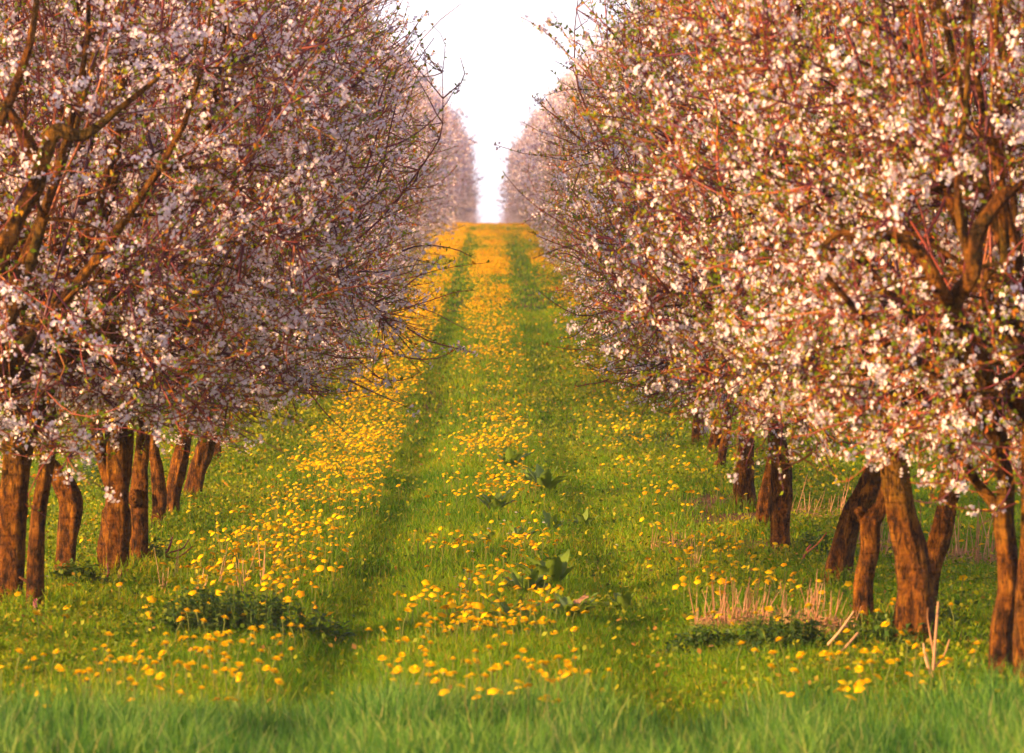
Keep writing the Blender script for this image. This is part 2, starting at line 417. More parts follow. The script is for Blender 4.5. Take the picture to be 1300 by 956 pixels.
FINE = [build_crown(100 + i, 2300, 150, 5000, 15000, True) for i in range(3)]
LEAFY = [build_crown(150 + i, 2500, 150, 4300, 22000, True) for i in range(3)]
COARSE = [build_crown(200 + i, 1150, 80, 7000, 6000, False) for i in range(4)]

# ------------------------------------------------------------------ trunks
def catmull(P, n):
    P = np.asarray(P, float)
    Q = np.vstack([2 * P[0] - P[1], P, 2 * P[-1] - P[-2]])
    seg = len(P) - 1; out = []
    for t in np.linspace(0, seg, n):
        i = min(int(t), seg - 1); f = t - i
        a, b, c, d = Q[i:i + 4]
        out.append(.5 * ((2 * b) + (-a + c) * f + (2 * a - 5 * b + 4 * c - d) * f * f + (-a + 3 * b - 3 * c + d) * f ** 3))
    return np.array(out)

def trunk_tube(acc, pts, rad, rng, flare=0.0, k=26, rough=.09, m=0):
    """pts (n,3) control points, rad (n,) -> bumpy tapering tube"""
    L = np.linalg.norm(np.diff(np.asarray(pts, float), axis=0), axis=1).sum()
    n = max(10, int(L / .028))
    C = catmull(np.hstack([np.asarray(pts, float), np.asarray(rad, float)[:, None]]), n)
    P = C[:, :3]; R = np.maximum(C[:, 3], .004)
    T = norm(np.gradient(P, axis=0))
    ref = np.array([0, 1., 0]); S = norm(np.cross(T, np.tile(ref, (n, 1)))); U = np.cross(S, T)
    a = np.arange(k) * 2 * PI / k
    s = np.linspace(0, L, n)[:, None]; A = a[None]
    ph = rng.uniform(0, 2 * PI, 12)
    W = 1 + rough * 1.3 * (.55 * np.sin(3 * A + ph[0] + 1.6 * s) + .5 * np.sin(5 * A + ph[1] - 3.1 * s) + .45 * np.sin(2 * A + ph[2] + 6 * s)
                     + .35 * np.sin(8 * A + ph[3] + 9 * s * np.sin(ph[4])) + .25 * np.sin(13 * A + ph[5] + 21 * s) + .4 * np.sin(7 * s + ph[6]) + .25 * np.sin(17 * s + ph[7] + A))
    W += rng.normal(0, .016, W.shape) - .09 * np.clip(np.sin(6 * A + 1.8 * np.sin(4.3 * s + ph[4]) + ph[11]), .82, 1) / .18 + .41
    if flare:
        W += flare * np.exp(-s / .13) * (.75 + .6 * np.sin(4 * A + ph[8]) * np.sin(A + ph[9]) + .25 * np.sin(7 * A + ph[10]))
    V = P[:, None] + (R[:, None] * W)[:, :, None] * (np.cos(A)[..., None] * S[:, None] + np.sin(A)[..., None] * U[:, None])
    idx = np.arange(n * k).reshape(n, k)
    Q = np.stack([idx[:-1], np.roll(idx[:-1], -1, 1), np.roll(idx[1:], -1, 1), idx[1:]], -1).reshape(-1, 4)
    V = V.reshape(-1, 3); c = len(V)
    V = np.vstack([V, P[-1]])
    Tt = np.stack([idx[-1], np.roll(idx[-1], -1), np.full(k, c)], -1)
    acc.add(V, Q, Tt, m)

def knob(acc, c, r, rng, m=0):
    """rounded burr on a trunk"""
    n, k = 6, 10; V = []
    for i in range(n + 1):
        th = PI * i / n
        for j in range(k):
            a = 2 * PI * j / k; q = r * (1 + rng.normal(0, .09))
            V.append((c[0] + q * math.sin(th) * math.cos(a), c[1] + q * math.sin(th) * math.sin(a), c[2] + q * math.cos(th)))
    idx = np.arange((n + 1) * k).reshape(n + 1, k)
    Q = np.stack([idx[:-1], np.roll(idx[:-1], -1, 1), np.roll(idx[1:], -1, 1), idx[1:]], -1).reshape(-1, 4)
    acc.add(np.array(V), Q, None, m)

# near trees: base pixel row gives the distance; limbs are (x, y, width) in photo pixels at that distance
# (side, base_y, [stems...], label, flare)
NEAR = [
 ('R', 893, [[(1312, 893, 44), (1303, 800, 32), (1308, 700, 30), (1312, 620, 30)]],
  'blossoming cherry tree at the right picture edge, nearest in the right-hand row', .3,
  ),
 ('R', 862, [[(1270, 862, 34), (1273, 800, 30), (1281, 755, 31), (1278, 700, 28), (1275, 660, 28), (1277, 610, 22), (1268, 560, 24)],
             [(1276, 668, 20), (1262, 640, 15), (1244, 618, 13), (1225, 590, 10)],
             [(1268, 560, 24), (1255, 490, 26), (1232, 430, 26), (1210, 392, 24), (1234, 350, 22), (1240, 300, 22), (1262, 262, 20), (1300, 225, 16)],
             [(1210, 394, 22), (1190, 360, 19), (1172, 326, 18), (1140, 302, 15), (1100, 300, 12), (1066, 296, 9), (1040, 316, 7)],
             [(1234, 350, 14), (1216, 250, 11), (1226, 130, 8), (1232, -10, 5)],
             [(1268, 560, 18), (1200, 480, 16), (1130, 440, 13), (1075, 380, 10), (1040, 340, 7)]],
  'slender cherry tree with pale barked trunk forking low, ringed by a dark scar', .25),
 ('R', 806, [[(1160, 806, 56), (1163, 770, 50), (1157, 700, 44), (1144, 645, 38), (1137, 600, 36), (1132, 555, 32)]],
  'thickest cherry tree in the right row, dark reddish trunk on a flared foot', .55),
 ('R', 776, [[(1176, 776, 30), (1180, 735, 27), (1195, 680, 28), (1207, 630, 25), (1216, 580, 22)]],
  'cherry tree leaning right behind the thickest trunk of its row', .2),
 ('R', 784, [[(1097, 784, 31), (1097, 745, 27), (1104, 700, 25), (1106, 665, 25), (1120, 640, 18), (1128, 600, 14), (1130, 560, 14)],
             [(1104, 672, 20), (1096, 655, 16), (1090, 648, 11)]],
  'thin cherry tree with a mossy trunk that bends right above a stub', .35),
 ('R', 729, [[(1062, 729, 38), (1072, 690, 34), (1084, 655, 34), (1103, 620, 30), (1116, 590, 26), (1122, 560, 22)]],
  'cherry tree leaning right with a torn red wound halfway up its trunk', .3),
 ('R', 697, [[(992, 697, 29), (992, 660, 27), (994, 620, 27), (991, 580, 25), (985, 545, 22)]],
  'upright dark cherry trunk with rough scarred bark beside the bare soil', .2),
 ('R', 664, [[(968, 664, 25), (973, 630, 20), (981, 590, 18), (986, 550, 16)]],
  'slim orange cherry tree leaning right just behind the scarred trunk', .4),
 ('R', 636, [[(945, 636, 30), (945, 610, 26), (947, 575, 25), (949, 545, 20)]],
  'stout dark cherry trunk standing alone between slimmer pairs', .3),
 ('R', 594, [[(914, 594, 12), (918, 570, 11), (923, 540, 10)], [(913, 591, 13), (909, 588, 10)]],
  'very thin cherry tree with a cut stub at its foot', .2),
 ('R', 573, [[(905, 573, 20), (910, 550, 17), (914, 525, 15)]],
  'cherry tree with a short orange trunk behind the very thin one', .4),
 ('R', 561, [[(884, 561, 17), (886, 540, 15), (888, 515, 13)]],
  'small dark cherry trunk half hidden below low blossom near the lane', .4),
 ('L', 800, [[(-52, 800, 50), (-50, 700, 40), (-46, 560, 36)],
             [(-46, 560, 30), (-20, 420, 26), (0, 330, 24), (25, 270, 24), (48, 225, 22), (30, 170, 16), (5, 130, 12)],
             [(48, 225, 20), (70, 168, 20), (105, 172, 15), (150, 140, 10), (200, 100, 6)],
             [(0, 160, 14), (22, 105, 12), (38, 60, 10), (48, 0, 8)]],
  'cherry tree at the left picture edge with thick crooked limbs amid its blossom', .3),
 ('L', 757, [[(12, 757, 32), (14, 700, 33), (17, 640, 40), (20, 580, 38), (18, 530, 34)],
             [(24, 600, 22), (42, 540, 18), (95, 440, 12), (180, 395, 9)]],
  'thick black-shadowed cherry trunk beside the slender one, first whole trunk on the left', .2),
 ('L', 763, [[(42, 763, 25), (45, 700, 23), (48, 650, 21), (56, 605, 19), (62, 560, 17)],
             [(44, 740, 6), (40, 728, 5), (43, 718, 4)], [(40, 744, 6), (32, 738, 5), (24, 733, 3)]],
  'slenderest smooth cherry trunk of the left row with a broken twig stub', .12),
 ('L', 726, [[(80, 726, 30), (85, 690, 27), (90, 650, 30), (84, 620, 28), (70, 598, 22), (52, 575, 15), (38, 545, 13)]],
  'crooked cherry tree whose trunk bows right then bends back left', .35),
 ('L', 718, [[(144, 718, 40), (146, 690, 38), (149, 650, 37), (148, 622, 34)],
             [(150, 625, 24), (156, 590, 24), (160, 545, 22)],
             [(144, 628, 18), (134, 596, 17), (126, 565, 16), (120, 530, 15)]],
  'stout forked cherry tree with flaking orange bark and two rising limbs', .3),
 ('L', 706, [[(175, 706, 25), (177, 660, 25), (177, 622, 23), (179, 590, 20), (182, 545, 18)]],
  'dark cherry trunk with a burr on its side, touching the forked one', .2),
 ('L', 666, [[(199, 666, 17), (202, 635, 18), (200, 600, 17), (194, 560, 14)]],
  'narrow upright cherry trunk between the burred trunk and the leaning pair', .2),
 ('L', 650, [[(217, 650, 22), (221, 620, 21), (228, 590, 21), (235, 550, 19)]],
  'cherry tree leaning right, the nearer of a leaning pair of clean trunks', .3),
 ('L', 628, [[(242, 628, 28), (250, 600, 24), (258, 575, 23), (266, 540, 20)]],
  'thick cherry tree leaning right, the farther of a leaning pair with spread roots', .4),
 ('L', 584, [[(275, 584, 12), (276, 565, 11), (280, 530, 10)]],
  'far small cherry trunk just showing past the leaning pair', .2),
]

def add_tree(x, y, trunk_mesh, kit, label, group, cx=0.0, sxy=1.0, sz=1.0, dz=0.0, rot=0.0):
    z = float(ground_z(x, y))
    root = empty('cherry_tree', (x, y, z), label, 'tree', group)
    t = link('trunk', trunk_mesh, root)
    c = link('crown', kit[0], root, (cx, 0, dz)); c.rotation_euler = (0, 0, rot); c.scale = (sxy, sxy, sz)
    link('blossom', kit[1], c); link('foliage', kit[2], c)
    return root

rr = random.Random(5)
SPOTS = {'L': [], 'R': []}
trunk_spots = []
for n_, (side, by, stems, label, flare) in enumerate(NEAR):
    d = depth_of_row(by, .13) if by < 880 else 16.9
    s = F / d
    rng = np.random.default_rng(900 + n_)
    x0 = (stems[0][0][0] - 650) / s
    z0 = float(ground_z(x0, d))
    acc = Acc()
    L = side == 'L'; DZ = .10 if L else (.15 if n_ < 2 else .10)
    for k_, st in enumerate(stems):
        pts = []; rad = []
        for j, (px, py, w) in enumerate(st):
            yy = 0.0 if k_ == 0 else (-1.15 * min(max((560 - py) / 200, 0), 1) if st[-1][1] < 420 else rng.normal(0, .025) * j)
            q = F / (d + yy)
            pts.append([(px - 650) / q - x0, yy, CAMZ - (py - 379) / q - z0]); rad.append(w / 2 / q * .93)
        if k_ == 0: pts[0][2] = 0.0; pts.insert(0, [pts[0][0], 0, pts[0][2] - .10]); rad.insert(0, rad[0] * 1.02)
        if k_ == 0 and pts[-1][2] < 1.14 + DZ:
            pts.append([pts[-1][0] + (pts[-1][0] - pts[-2][0]) * .3, 0, 1.16 + DZ]); rad.append(rad[-1] * .9)
        trunk_tube(acc, pts, rad, rng, flare if k_ == 0 else 0, k=26 if rad[0] > .03 else 12, rough=.10)
        if k_ == 0: top = pts[-1]
    if 'burr' in label: knob(acc, ((176 - 650) / s - x0 - .02, -.06, CAMZ - (632 - 379) / s - z0), .055, rng)
    if 'wound' in label: knob(acc, ((1088 - 650) / s - x0, -.06, CAMZ - (655 - 379) / s - z0), .045, rng)
    me = acc.mesh('trunk', [M['bark']], smooth=True)
    add_tree(x0, d, me, (FINE if L else LEAFY)[n_ % 3], label, 'cherry trees of the %s orchard row' % ('left' if L else 'right'), cx=(top[0] * .8 if len(stems) < 4 else 0.0) + (-.05 if L else .18),
             sxy=1.08 if L else .91, sz=rr.uniform(1.03, 1.10) if L else rr.uniform(1.0, 1.06), dz=DZ, rot=rr.uniform(0, 6.28))
    trunk_spots.append((x0, d))

# trunks for the farther trees
FT = []
for v in range(5):
    rng = np.random.default_rng(300 + v); acc = Acc()
    lean = rng.uniform(-.12, .2); r = rng.uniform(.06, .085)
    trunk_tube(acc, [(0, 0, -.1), (0, 0, 0), (lean * .3, 0, .35), (lean * .8, rng.normal(0, .03), .75), (lean, 0, 1.36)], [r * 1.15, r * 1.1, r, r * .95, r * .8], rng, .35, k=14)
    if v % 2: trunk_tube(acc, [(lean * .4, 0, .5), (lean * .4 - .12, .03, .8), (lean * .4 - .2, .05, 1.15)], [r * .7, r * .6, r * .5], rng, 0, k=10)
    FT.append(acc.mesh('trunk', [M['bark']], smooth=True))

for side, base, sxy, start in (('R', 2.45, .95, 46.6), ('L', -3.05, 1.13, 43.5)):
    d = start; i = 0
    words = 'left' if side == 'L' else 'right'
    while d < 292:
        x = float(drift(d)) + base + rr.uniform(-.2, .2) * (1 if d < 80 else 1.4)
        if d < 75:
            lab = '%s cherry tree beyond the last clear trunk of the %s row' % (['nearest', 'second', 'third', 'fourth', 'fifth', 'sixth', 'seventh', 'eighth', 'ninth', 'tenth', 'eleventh', 'twelfth'][i], words)
        elif d < 135:
            lab = 'pale blossoming cherry tree merged into the middle of the %s row' % words
        elif d > 208:
            lab = 'treetop of a blossoming cherry tree sinking behind the hilltop, %s row' % words
        elif d < 178:
            lab = 'tiny hazy cherry tree in blossom close below the hilltop, %s row' % words
        else:
            lab = 'tiny cherry tree in blossom on the hilltop itself, %s row' % words
        kit = (FINE if side == 'L' or i % 2 else LEAFY)[i % 3] if d < 68 else COARSE[rr.randrange(4)]
        add_tree(x, d, FT[rr.randrange(5)], kit, lab, 'cherry trees of the %s orchard row' % words, cx=.03, sxy=sxy * (rr.uniform(.93, 1.06) if d < 80 else rr.uniform(.86, 1.12)), sz=rr.uniform(1.06, 1.22) if side == 'L' else rr.uniform(.98, 1.08), dz=(0 if side == 'L' else .04) - .18 * min(max((d - 70) / 60, 0), 1), rot=rr.uniform(0, 6.28))
        d += rr.uniform(2.6, 3.3); i += 1

# ------------------------------------------------------------------ grass
def blades_mesh(name, X, Y, H, Wd, lean, mat, rng, nbend=.35):
    n = len(X); Z = ground_z(X, Y) - .005
    P = np.stack([X, Y, Z], -1)
    a = rng.uniform(0, 2 * PI, n)
    S = np.stack([np.cos(a), np.sin(a) * .6, np.zeros(n)], -1) * (Wd / 2)[:, None]
    b = rng.uniform(0, 2 * PI, n); lv = np.stack([np.cos(b), np.sin(b), np.zeros(n)], -1) * (lean * H)[:, None]
    up = np.stack([np.zeros(n), np.zeros(n), H], -1)
    mid = P + up * .58 + lv * nbend
    tip = P + up * (1 - .3 * lean)[:, None] + lv
    V = np.stack([P - S, P + S, mid + S * .8, mid - S * .8, tip], 1)
    i = np.arange(n)[:, None] * 5
    return mesh_arrays(name, V.reshape(-1, 3), i + np.array([[0, 1, 2, 3]]), i + np.array([[3, 2, 4]]), [mat])

def scatter(rng, n, d0, d1, side=1.2, power=1.0):
    """positions in the strip of ground that the view and a step beside it can see"""
    t = rng.random(n * 1)
    d = (d0 ** (1 + power) + t * (d1 ** (1 + power) - d0 ** (1 + power))) ** (1 / (1 + power))
    hw = np.minimum(.134 * d + side, 5.6 + .0 * d)
    x = rng.uniform(-1, 1, n) * hw
    return x, d

def make_grass():
    rng = np.random.default_rng(11)
    Xs, Ys, Hs, Ws = [], [], [], []
    for (d0, d1, n, w0) in ((14.6, 24, 270000, .0048), (24, 42, 380000, .0062), (42, 75, 230000, .010), (75, 200, 190000, .022)):
        x, y = scatter(rng, n, d0, d1)
        if d0 >= 42: keep = np.abs(x - drift(y)) < (5.6 if d0 < 75 else 4.2)
        else: keep = np.ones(n, bool)
        u = x - drift(y)
        row = np.exp(-((u + 2.85) / .9) ** 2) + np.exp(-((u - 2.2) / .9) ** 2)
        trk = np.exp(-((u + .85) / .2) ** 2) + np.exp(-((u - .68) / .30) ** 2)
        keep &= rng.random(n) > .45 * row
        keep &= rng.random(n) > soil_patch(x, y) * .93
        x, y, row, trk = x[keep], y[keep], row[keep], trk[keep]
        h = (.075 + .06 * vnoise(x, y, .6, 5) + .04 * vnoise(x, y, .13, 6)) * (1 - .25 * row) * (1 - .35 * trk) * rng.uniform(.55, 1.25, len(x))
        Xs.append(x); Ys.append(y); Hs.append(h); Ws.append(w0 * rng.uniform(.7, 1.3, len(x)))
    for tx_, ty_ in trunk_spots:      # longer grass left standing round the trunks
        n = 420; a = rng.uniform(0, 2 * PI, n); q = .07 + .22 * rng.random(n) ** 1.5
        Xs.append(tx_ + np.cos(a) * q); Ys.append(ty_ + np.sin(a) * q); Hs.append(rng.uniform(.06, .2, n)); Ws.append(np.full(n, .006))
    X, Y, H, W = map(np.concatenate, (Xs, Ys, Hs, Ws))
    me = blades_mesh('meadow_grass', X, Y, H, W, rng.uniform(.1, .9, len(X)), M['grass'], rng)
    tag(link('meadow_grass', me), 'fine meadow grass covering the orchard lane', 'grass', None, 'stuff')
    # lush tall grass along the near field edge
    n = 150000
    x = rng.uniform(-3.6, 3.6, n); y = rng.uniform(11.2, 17.9, n)
    edge = 16.5 + 1.2 * (vnoise(x, y, .7, 8) - .5)
    k = (y < edge) & (rng.random(n) < np.clip((edge - y) * .9 + .12, .1, 1) * (.45 + .9 * vnoise(x, y, .35, 19))); x, y = x[k], y[k]
    h = (.11 + .19 * vnoise(x, y, .4, 9)) * rng.uniform(.5, 1.35, len(x)) * np.clip((edge[k] - y) / .5 + .35, .3, 1)
    me = blades_mesh('field_grass', x, y, h, rng.uniform(.004, .008, len(x)), rng.uniform(.1, .6, len(x)), M['fieldgrass'], rng)
    tag(link('field_grass', me), 'lush blurred green grass along the near field edge', 'grass', None, 'stuff')
    # low leafy weeds
    n = 330000
    x, y = scatter(rng, n, 16.4, 60, 1.2, .5)
    u = x - drift(y)
    row = np.exp(-((u + 2.9) / 1.2) ** 2) + np.exp(-((u - 2.3) / 1.25) ** 2)
    k = (rng.random(n) < .06 + 1.0 * row * (.35 + .8 * vnoise(x, y, .5, 12))) & (rng.random(n) > soil_patch(x, y) * .9)
    x, y = x[k], y[k]; n = len(x)
    z = ground_z(x, y) + rng.uniform(.02, .13, n) * (.5 + vnoise(x, y, .35, 13))
    P = np.stack([x, y, z], -1)
    D = norm(np.stack([rng.normal(0, 1, n), rng.normal(0, 1, n), rng.uniform(.0, 1.1, n)], -1))
    S = norm(np.cross(D, rng.normal(0, .5, (n, 3)) + np.array([0, 0, 1.]))); 
    l = (rng.uniform(.018, .038, n) * np.clip(y / 28, 1, 1.6))[:, None]; w = l * .36
    V = np.stack([P, P + D * l * .5 - S * w, P + D * l, P + D * l * .5 + S * w], 1)
    me = mesh_arrays('ground_cover', V.reshape(-1, 3), np.arange(n)[:, None] * 4 + np.array([[0, 1, 2, 3]]), None, [M['cover']])
    tag(link('ground_cover', me), 'low leafy weeds growing under the tree rows', 'weeds', None, 'stuff')
make_grass()

# ------------------------------------------------------------------ dandelions
def dandelion_density(x, y):
    u = x - drift(y)
    far = np.clip((y - 50) / 45, 0, 1)
    left = np.exp(-((u + 1.47) / .47) ** 4)
    mid = np.exp(-((u + .12) / .42) ** 4)
    right = np.exp(-((u - 1.3) / .42) ** 4)
    trk = np.clip(np.exp(-((u + .85) / .22) ** 2) + np.exp(-((u - .70) / .34) ** 4), 0, 1)
    base = left * (100 * np.clip((y - 20) / 7, .25, 1)) + mid * (60 + 20 * (y < 30)) + right * (13 + 12 * np.clip((28 - y) / 6, 0, 1)) + 3.5
    base = base + 3.0 * (y < 21) * (u > 1.2)
    fl = 95 * (left + mid * 1.2 + right * .55) + 32
    D = base * (1 - far) + fl * far
    crest = np.clip((y - 120) / 35, 0, 1)
    D = D * (1 - crest) + crest * 105
    D = D * (1 - (.93 - .35 * crest) * trk)
    c = vnoise(x, y, .45, 31) * .6 + np.where(y < 60, vnoise(x, y * .5, 1.6, 32), vnoise(x, y * .10, .8, 33)) * .6
    lo = np.where(left > .4, .30, .42)
    return D * np.clip((c - lo) * 3.3, .03, 2.2)

def sample_dandelions():
    rng = np.random.default_rng(21)
    out = []
    for d0, d1, hw in ((15.6, 50, None), (50, 100, 3.6), (100, 196, 3.4)):
        if hw is None:
            n = 300000; x, y = scatter(rng, n, d0, d1, .5); area = np.trapz(2 * np.minimum(.134 * np.linspace(d0, d1, 100) + .5, 5.6), np.linspace(d0, d1, 100))
        else:
            n = 220000 if d0 < 100 else 260000; y = rng.uniform(d0, d1, n); x = drift(y) + rng.uniform(-hw, hw, n); area = (d1 - d0) * 2 * hw
        k = rng.random(n) < dandelion_density(x, y) * area / n
        out.append(np.stack([x[k], y[k]], -1))
    P = np.concatenate(out)
    return P, rng
DP, drng = sample_dandelions()
dep = DP[:, 1]
order = np.argsort(dep); DP = DP[order]
inview = (np.abs(DP[:, 0] / DP[:, 1] * F) < 645) & (DP[:, 1] > 16.0)
near_ids = np.nonzero(inview)[0][:300]
mask = np.zeros(len(DP), bool); mask[near_ids] = True

def dandelion_head(seed):
    rng = np.random.default_rng(seed); acc = Acc()
    for ring, (n, r, z0, z1, w) in enumerate(((17, .023, .001, .004, .0036), (14, .0185, .003, .0085, .0034), (10, .012, .005, .0125, .003), (6, .006, .008, .014, .0028))):
        for i in range(n):
            a = 2 * PI * (i + .5 * (ring % 2)) / n + rng.normal(0, .06); R = r * rng.uniform(.88, 1.08); zz = z1 + rng.normal(0, .0012)
            c, s = math.cos(a), math.sin(a)
            V = [(0, 0, z0), (c * R * .6 + s * w, s * R * .6 - c * w, (z0 + zz) * .55), (c * R, s * R, zz), (c * R * .6 - s * w, s * R * .6 + c * w, (z0 + zz) * .55)]
            acc.add(V, [(0, 1, 2, 3)], None, 0)
    k = 7  # calyx
    for i in range(k):
        a0, a1 = 2 * PI * i / k, 2 * PI * (i + 1) / k
        V = [(math.cos(a0) * .003, math.sin(a0) * .003, -.010), (math.cos(a1) * .003, math.sin(a1) * .003, -.010), (math.cos(a1) * .0085, math.sin(a1) * .0085, .001), (math.cos(a0) * .0085, math.sin(a0) * .0085, .001)]
        acc.add(V, [(0, 1, 2, 3)], None, 1)
    return acc.mesh('flower_head', [M['dandnear'], M['stem']])
def stalk_mesh(seed):
    rng = np.random.default_rng(seed)
    a = rng.uniform(0, 2 * PI); b = .022
    P = np.array([[[0, 0, -1.0], [math.cos(a) * b, math.sin(a) * b, -.6], [math.cos(a) * b * .8, math.sin(a) * b * .8, -.3], [0, 0, -.05]]]); P[:, :, 2] *= .17; P[:, -1, 2] = -.008
    V, Q = tubes(P, np.array([[.0026, .0024, .0022, .0022]]), 5)
    acc = Acc(); acc.add(V, Q); return acc.mesh('stalk', [M['stem']], True)
DH = [dandelion_head(40 + i) for i in range(5)]; DS = [stalk_mesh(50 + i) for i in range(3)]

landmarks = [('the slender forked tree', 2.25, 18.5), ('the thickest trunk', 2.2, 22.2), ('the pale straw tuft', 1.45, 23), ('the dark nettles left', -1.75, 21.8), ('the thin mossy trunk', 2.0, 23)]
def dandelion_label(x, y, big, up):
    u = x - float(drift(y))
    size = 'large' if big > 1.08 else ('small' if big < .92 else 'middling')
    pose = 'tilted' if up > .35 else 'level'
    if y < 17.6: place = 'amid the blurred field edge grass'
    elif y < 19.5: place = 'just beyond the blurred field grass'
    elif y < 22: place = 'a little way up the lane'
    else: place = 'farther up, before the docks'
    if u < -2.3: where = 'under the left row'
    elif u < -1.0: where = 'left of the left wheel track'
    elif u < -.55: where = 'in the left wheel track'
    elif u < .4: where = 'on the middle ridge'
    elif u < .95: where = 'in the right wheel track'
    elif u < 1.7: where = 'right of the right wheel track'
    else: where = 'under the right row'
    return '%s %s yellow dandelion %s, %s' % (size, pose, where, place)

hh = drng.uniform(.10, .20, len(DP)); sz = drng.uniform(.8, 1.18, len(DP)) * np.where(DP[:, 1] < 24, 1.12, .98)
hh = np.where(DP[:, 1] < 17.2, drng.uniform(.16, .27, len(DP)), hh)
tx = drng.normal(0, .22, len(DP)); ty = drng.normal(.1, .25, len(DP)); rz = drng.uniform(0, 6.28, len(DP))
for i in near_ids:
    x, y = DP[i]; z = float(ground_z(x, y))
    tilt = math.hypot(tx[i], ty[i])
    root = empty('dandelion', (x, y, z), dandelion_label(x, y, sz[i] / 1.12, tilt), 'flower', 'dandelions in the near meadow')
    st = link('stalk', DS[i % 3], root, (0, 0, hh[i])); st.scale = (sz[i], sz[i], (hh[i] + .01) / .17); st.rotation_euler = (0, 0, rz[i])
    hd = link('flower_head', DH[i % 5], root, (0, 0, hh[i])); hd.scale = (sz[i],) * 3; hd.rotation_euler = (tx[i], ty[i], rz[i])

def rest_dandelions():
    k = ~mask
    X, Y = DP[k, 0], DP[k, 1]; H = hh[k]; S = sz[k]; rng = drng
    n = len(X); far = Y > 75
    shut = rng.random(n) < .12
    R = .0225 * S * np.where(shut, .5, 1)
    base = np.stack([X, Y, ground_z(X, Y)], -1); C = base + np.stack([np.zeros(n), np.zeros(n), H], -1)
    N = norm(np.stack([rng.normal(-.1, .38, n), rng.normal(-.1, .38, n), np.ones(n)], -1))
    A = norm(np.cross(N, np.array([[1., .2, 0]]))); B = np.cross(N, A)
    acc = Acc(); K = 10
    ring = []
    ph = rng.uniform(0, 6.28, n)
    for j in range(K):
        a = ph + 2 * PI * j / K; q = R * (1.0 if j % 2 else .8) * rng.uniform(.9, 1.08, n)
        ring.append(C + (np.cos(a) * q)[:, None] * A + (np.sin(a) * q)[:, None] * B)
    top = C + N * (np.where(shut, .02, R * .5))[:, None]; bot = C - N * (R * .4)[:, None]
    V = np.stack([top] + ring + [bot], 1)
    i = np.arange(n)[:, None] * (K + 2)
    T = np.concatenate([i + np.array([[0, 1 + j, 1 + (j + 1) % K]]) for j in range(K)])
    Tb = np.concatenate([i + np.array([[K + 1, 1 + (j + 1) % K, 1 + j]]) for j in range(K)])
    acc.add(V, None, T, 0)
    # stalks
    q = Y < 70; m = q.sum()
    w = .0032
    b0 = base[q] + np.stack([rng.normal(0, .02, m), rng.normal(0, .02, m), np.zeros(m)], -1); c0 = C[q]
    V = np.stack([b0 - [w, 0, 0], b0 + [w, 0, 0], c0 + [w, 0, 0], c0 - [w, 0, 0]], 1)
    acc.add(V, np.arange(m)[:, None] * 4 + np.array([[0, 1, 2, 3]]), None, 1)
    me = acc.mesh('dandelions', [M['dand'], M['stem']])
    tag(link('dandelion_carpet', me), 'carpet of yellow dandelions running up the lane to the hilltop', 'flowers', None, 'stuff')
rest_dandelions()

# ------------------------------------------------------------------ dock plants
def dock_leaf(acc, rng, az, length, width, rise, m=0):
    n = 9; t = np.linspace(0, 1, n)
    w = width * np.sin(PI * np.clip(t * .93 + .05, 0, 1)) ** .75 * np.where(t < .15, .35, 1)
    el = rise - t * rng.uniform(.2, .9)
    step = length / (n - 1)
    r = np.concatenate([[0], np.cumsum(np.cos(el[:-1]) * step)]); z = np.concatenate([[0], np.cumsum(np.sin(el[:-1]) * step)])
    c, s = math.cos(az), math.sin(az)
    fold = rng.uniform(.2, .6)
    V = []
    for i in range(n):
        for q in (-1, -.5, 0, .5, 1):
            wav = .008 * math.sin(i * 2.3 + q * 4 + az * 5) * abs(q)
            V.append((c * r[i] - s * q * w[i], s * r[i] + c * q * w[i], z[i] + abs(q) * w[i] * fold + wav + .01))
    idx = np.arange(n * 5).reshape(n, 5)
    Q = np.stack([idx[:-1, :-1], idx[:-1, 1:], idx[1:, 1:], idx[1:, :-1]], -1).reshape(-1, 4)
    acc.add(V, Q, None, m)
docks = [
 (648, 592, 8, .26, 'dock plant with upright leaves, uppermost in the line of docks up the lane'),
 (690, 622, 9, .27, 'spreading dock plant right of the uppermost one'),
 (665, 614, 6, .20, 'low dock plant between the two uppermost docks'),
 (630, 648, 7, .22, 'small dark dock plant left of the lane middle, below the uppermost docks'),
 (700, 668, 6, .17, 'small dock plant sunk in grass beside the right wheel track'),
 (612, 690, 6, .17, 'ragged dock plant among dandelions, farthest left of the docks'),
 (655, 682, 6, .16, 'little dock plant beside a patch of white daisies'),
 (700, 742, 10, .27, 'largest dock plant with broad pale upright leaves'),
 (668, 752, 8, .21, 'dock plant among dandelions left of the largest dock'),
 (722, 778, 8, .20, 'dock plant with one rusty leaf in front of the largest dock'),
 (655, 784, 7, .19, 'low dock plant nearest the blurred field grass'),
 (792, 762, 4, .17, 'lone dock plant with few leaves right of the right wheel track'),
 (740, 655, 4, .14, 'tiny dock plant at the edge of the right wheel track'),
]
for i, (px, py, nl, ln, lab) in enumerate(docks):
    x, d = spot(px, py); rng = np.random.default_rng(500 + i); nl += 3
    root = empty('dock_plant', (x, d, float(ground_z(x, d))), lab, 'plant', 'broad-leaved docks along the lane')
    for j in range(nl):
        acc = Acc()
        dock_leaf(acc, rng, j * 2.4 + rng.normal(0, .3), ln * rng.uniform(.8, 1.25), ln * rng.uniform(.16, .23), rng.uniform(.6, 1.45))
        rusty = 'rusty' in lab and j == 3
        o = link('leaf', acc.mesh('leaf', [M['straw'] if rusty else M['dock']], True), root)
        if rusty: o['label'] = 'withered rust-brown leaf'

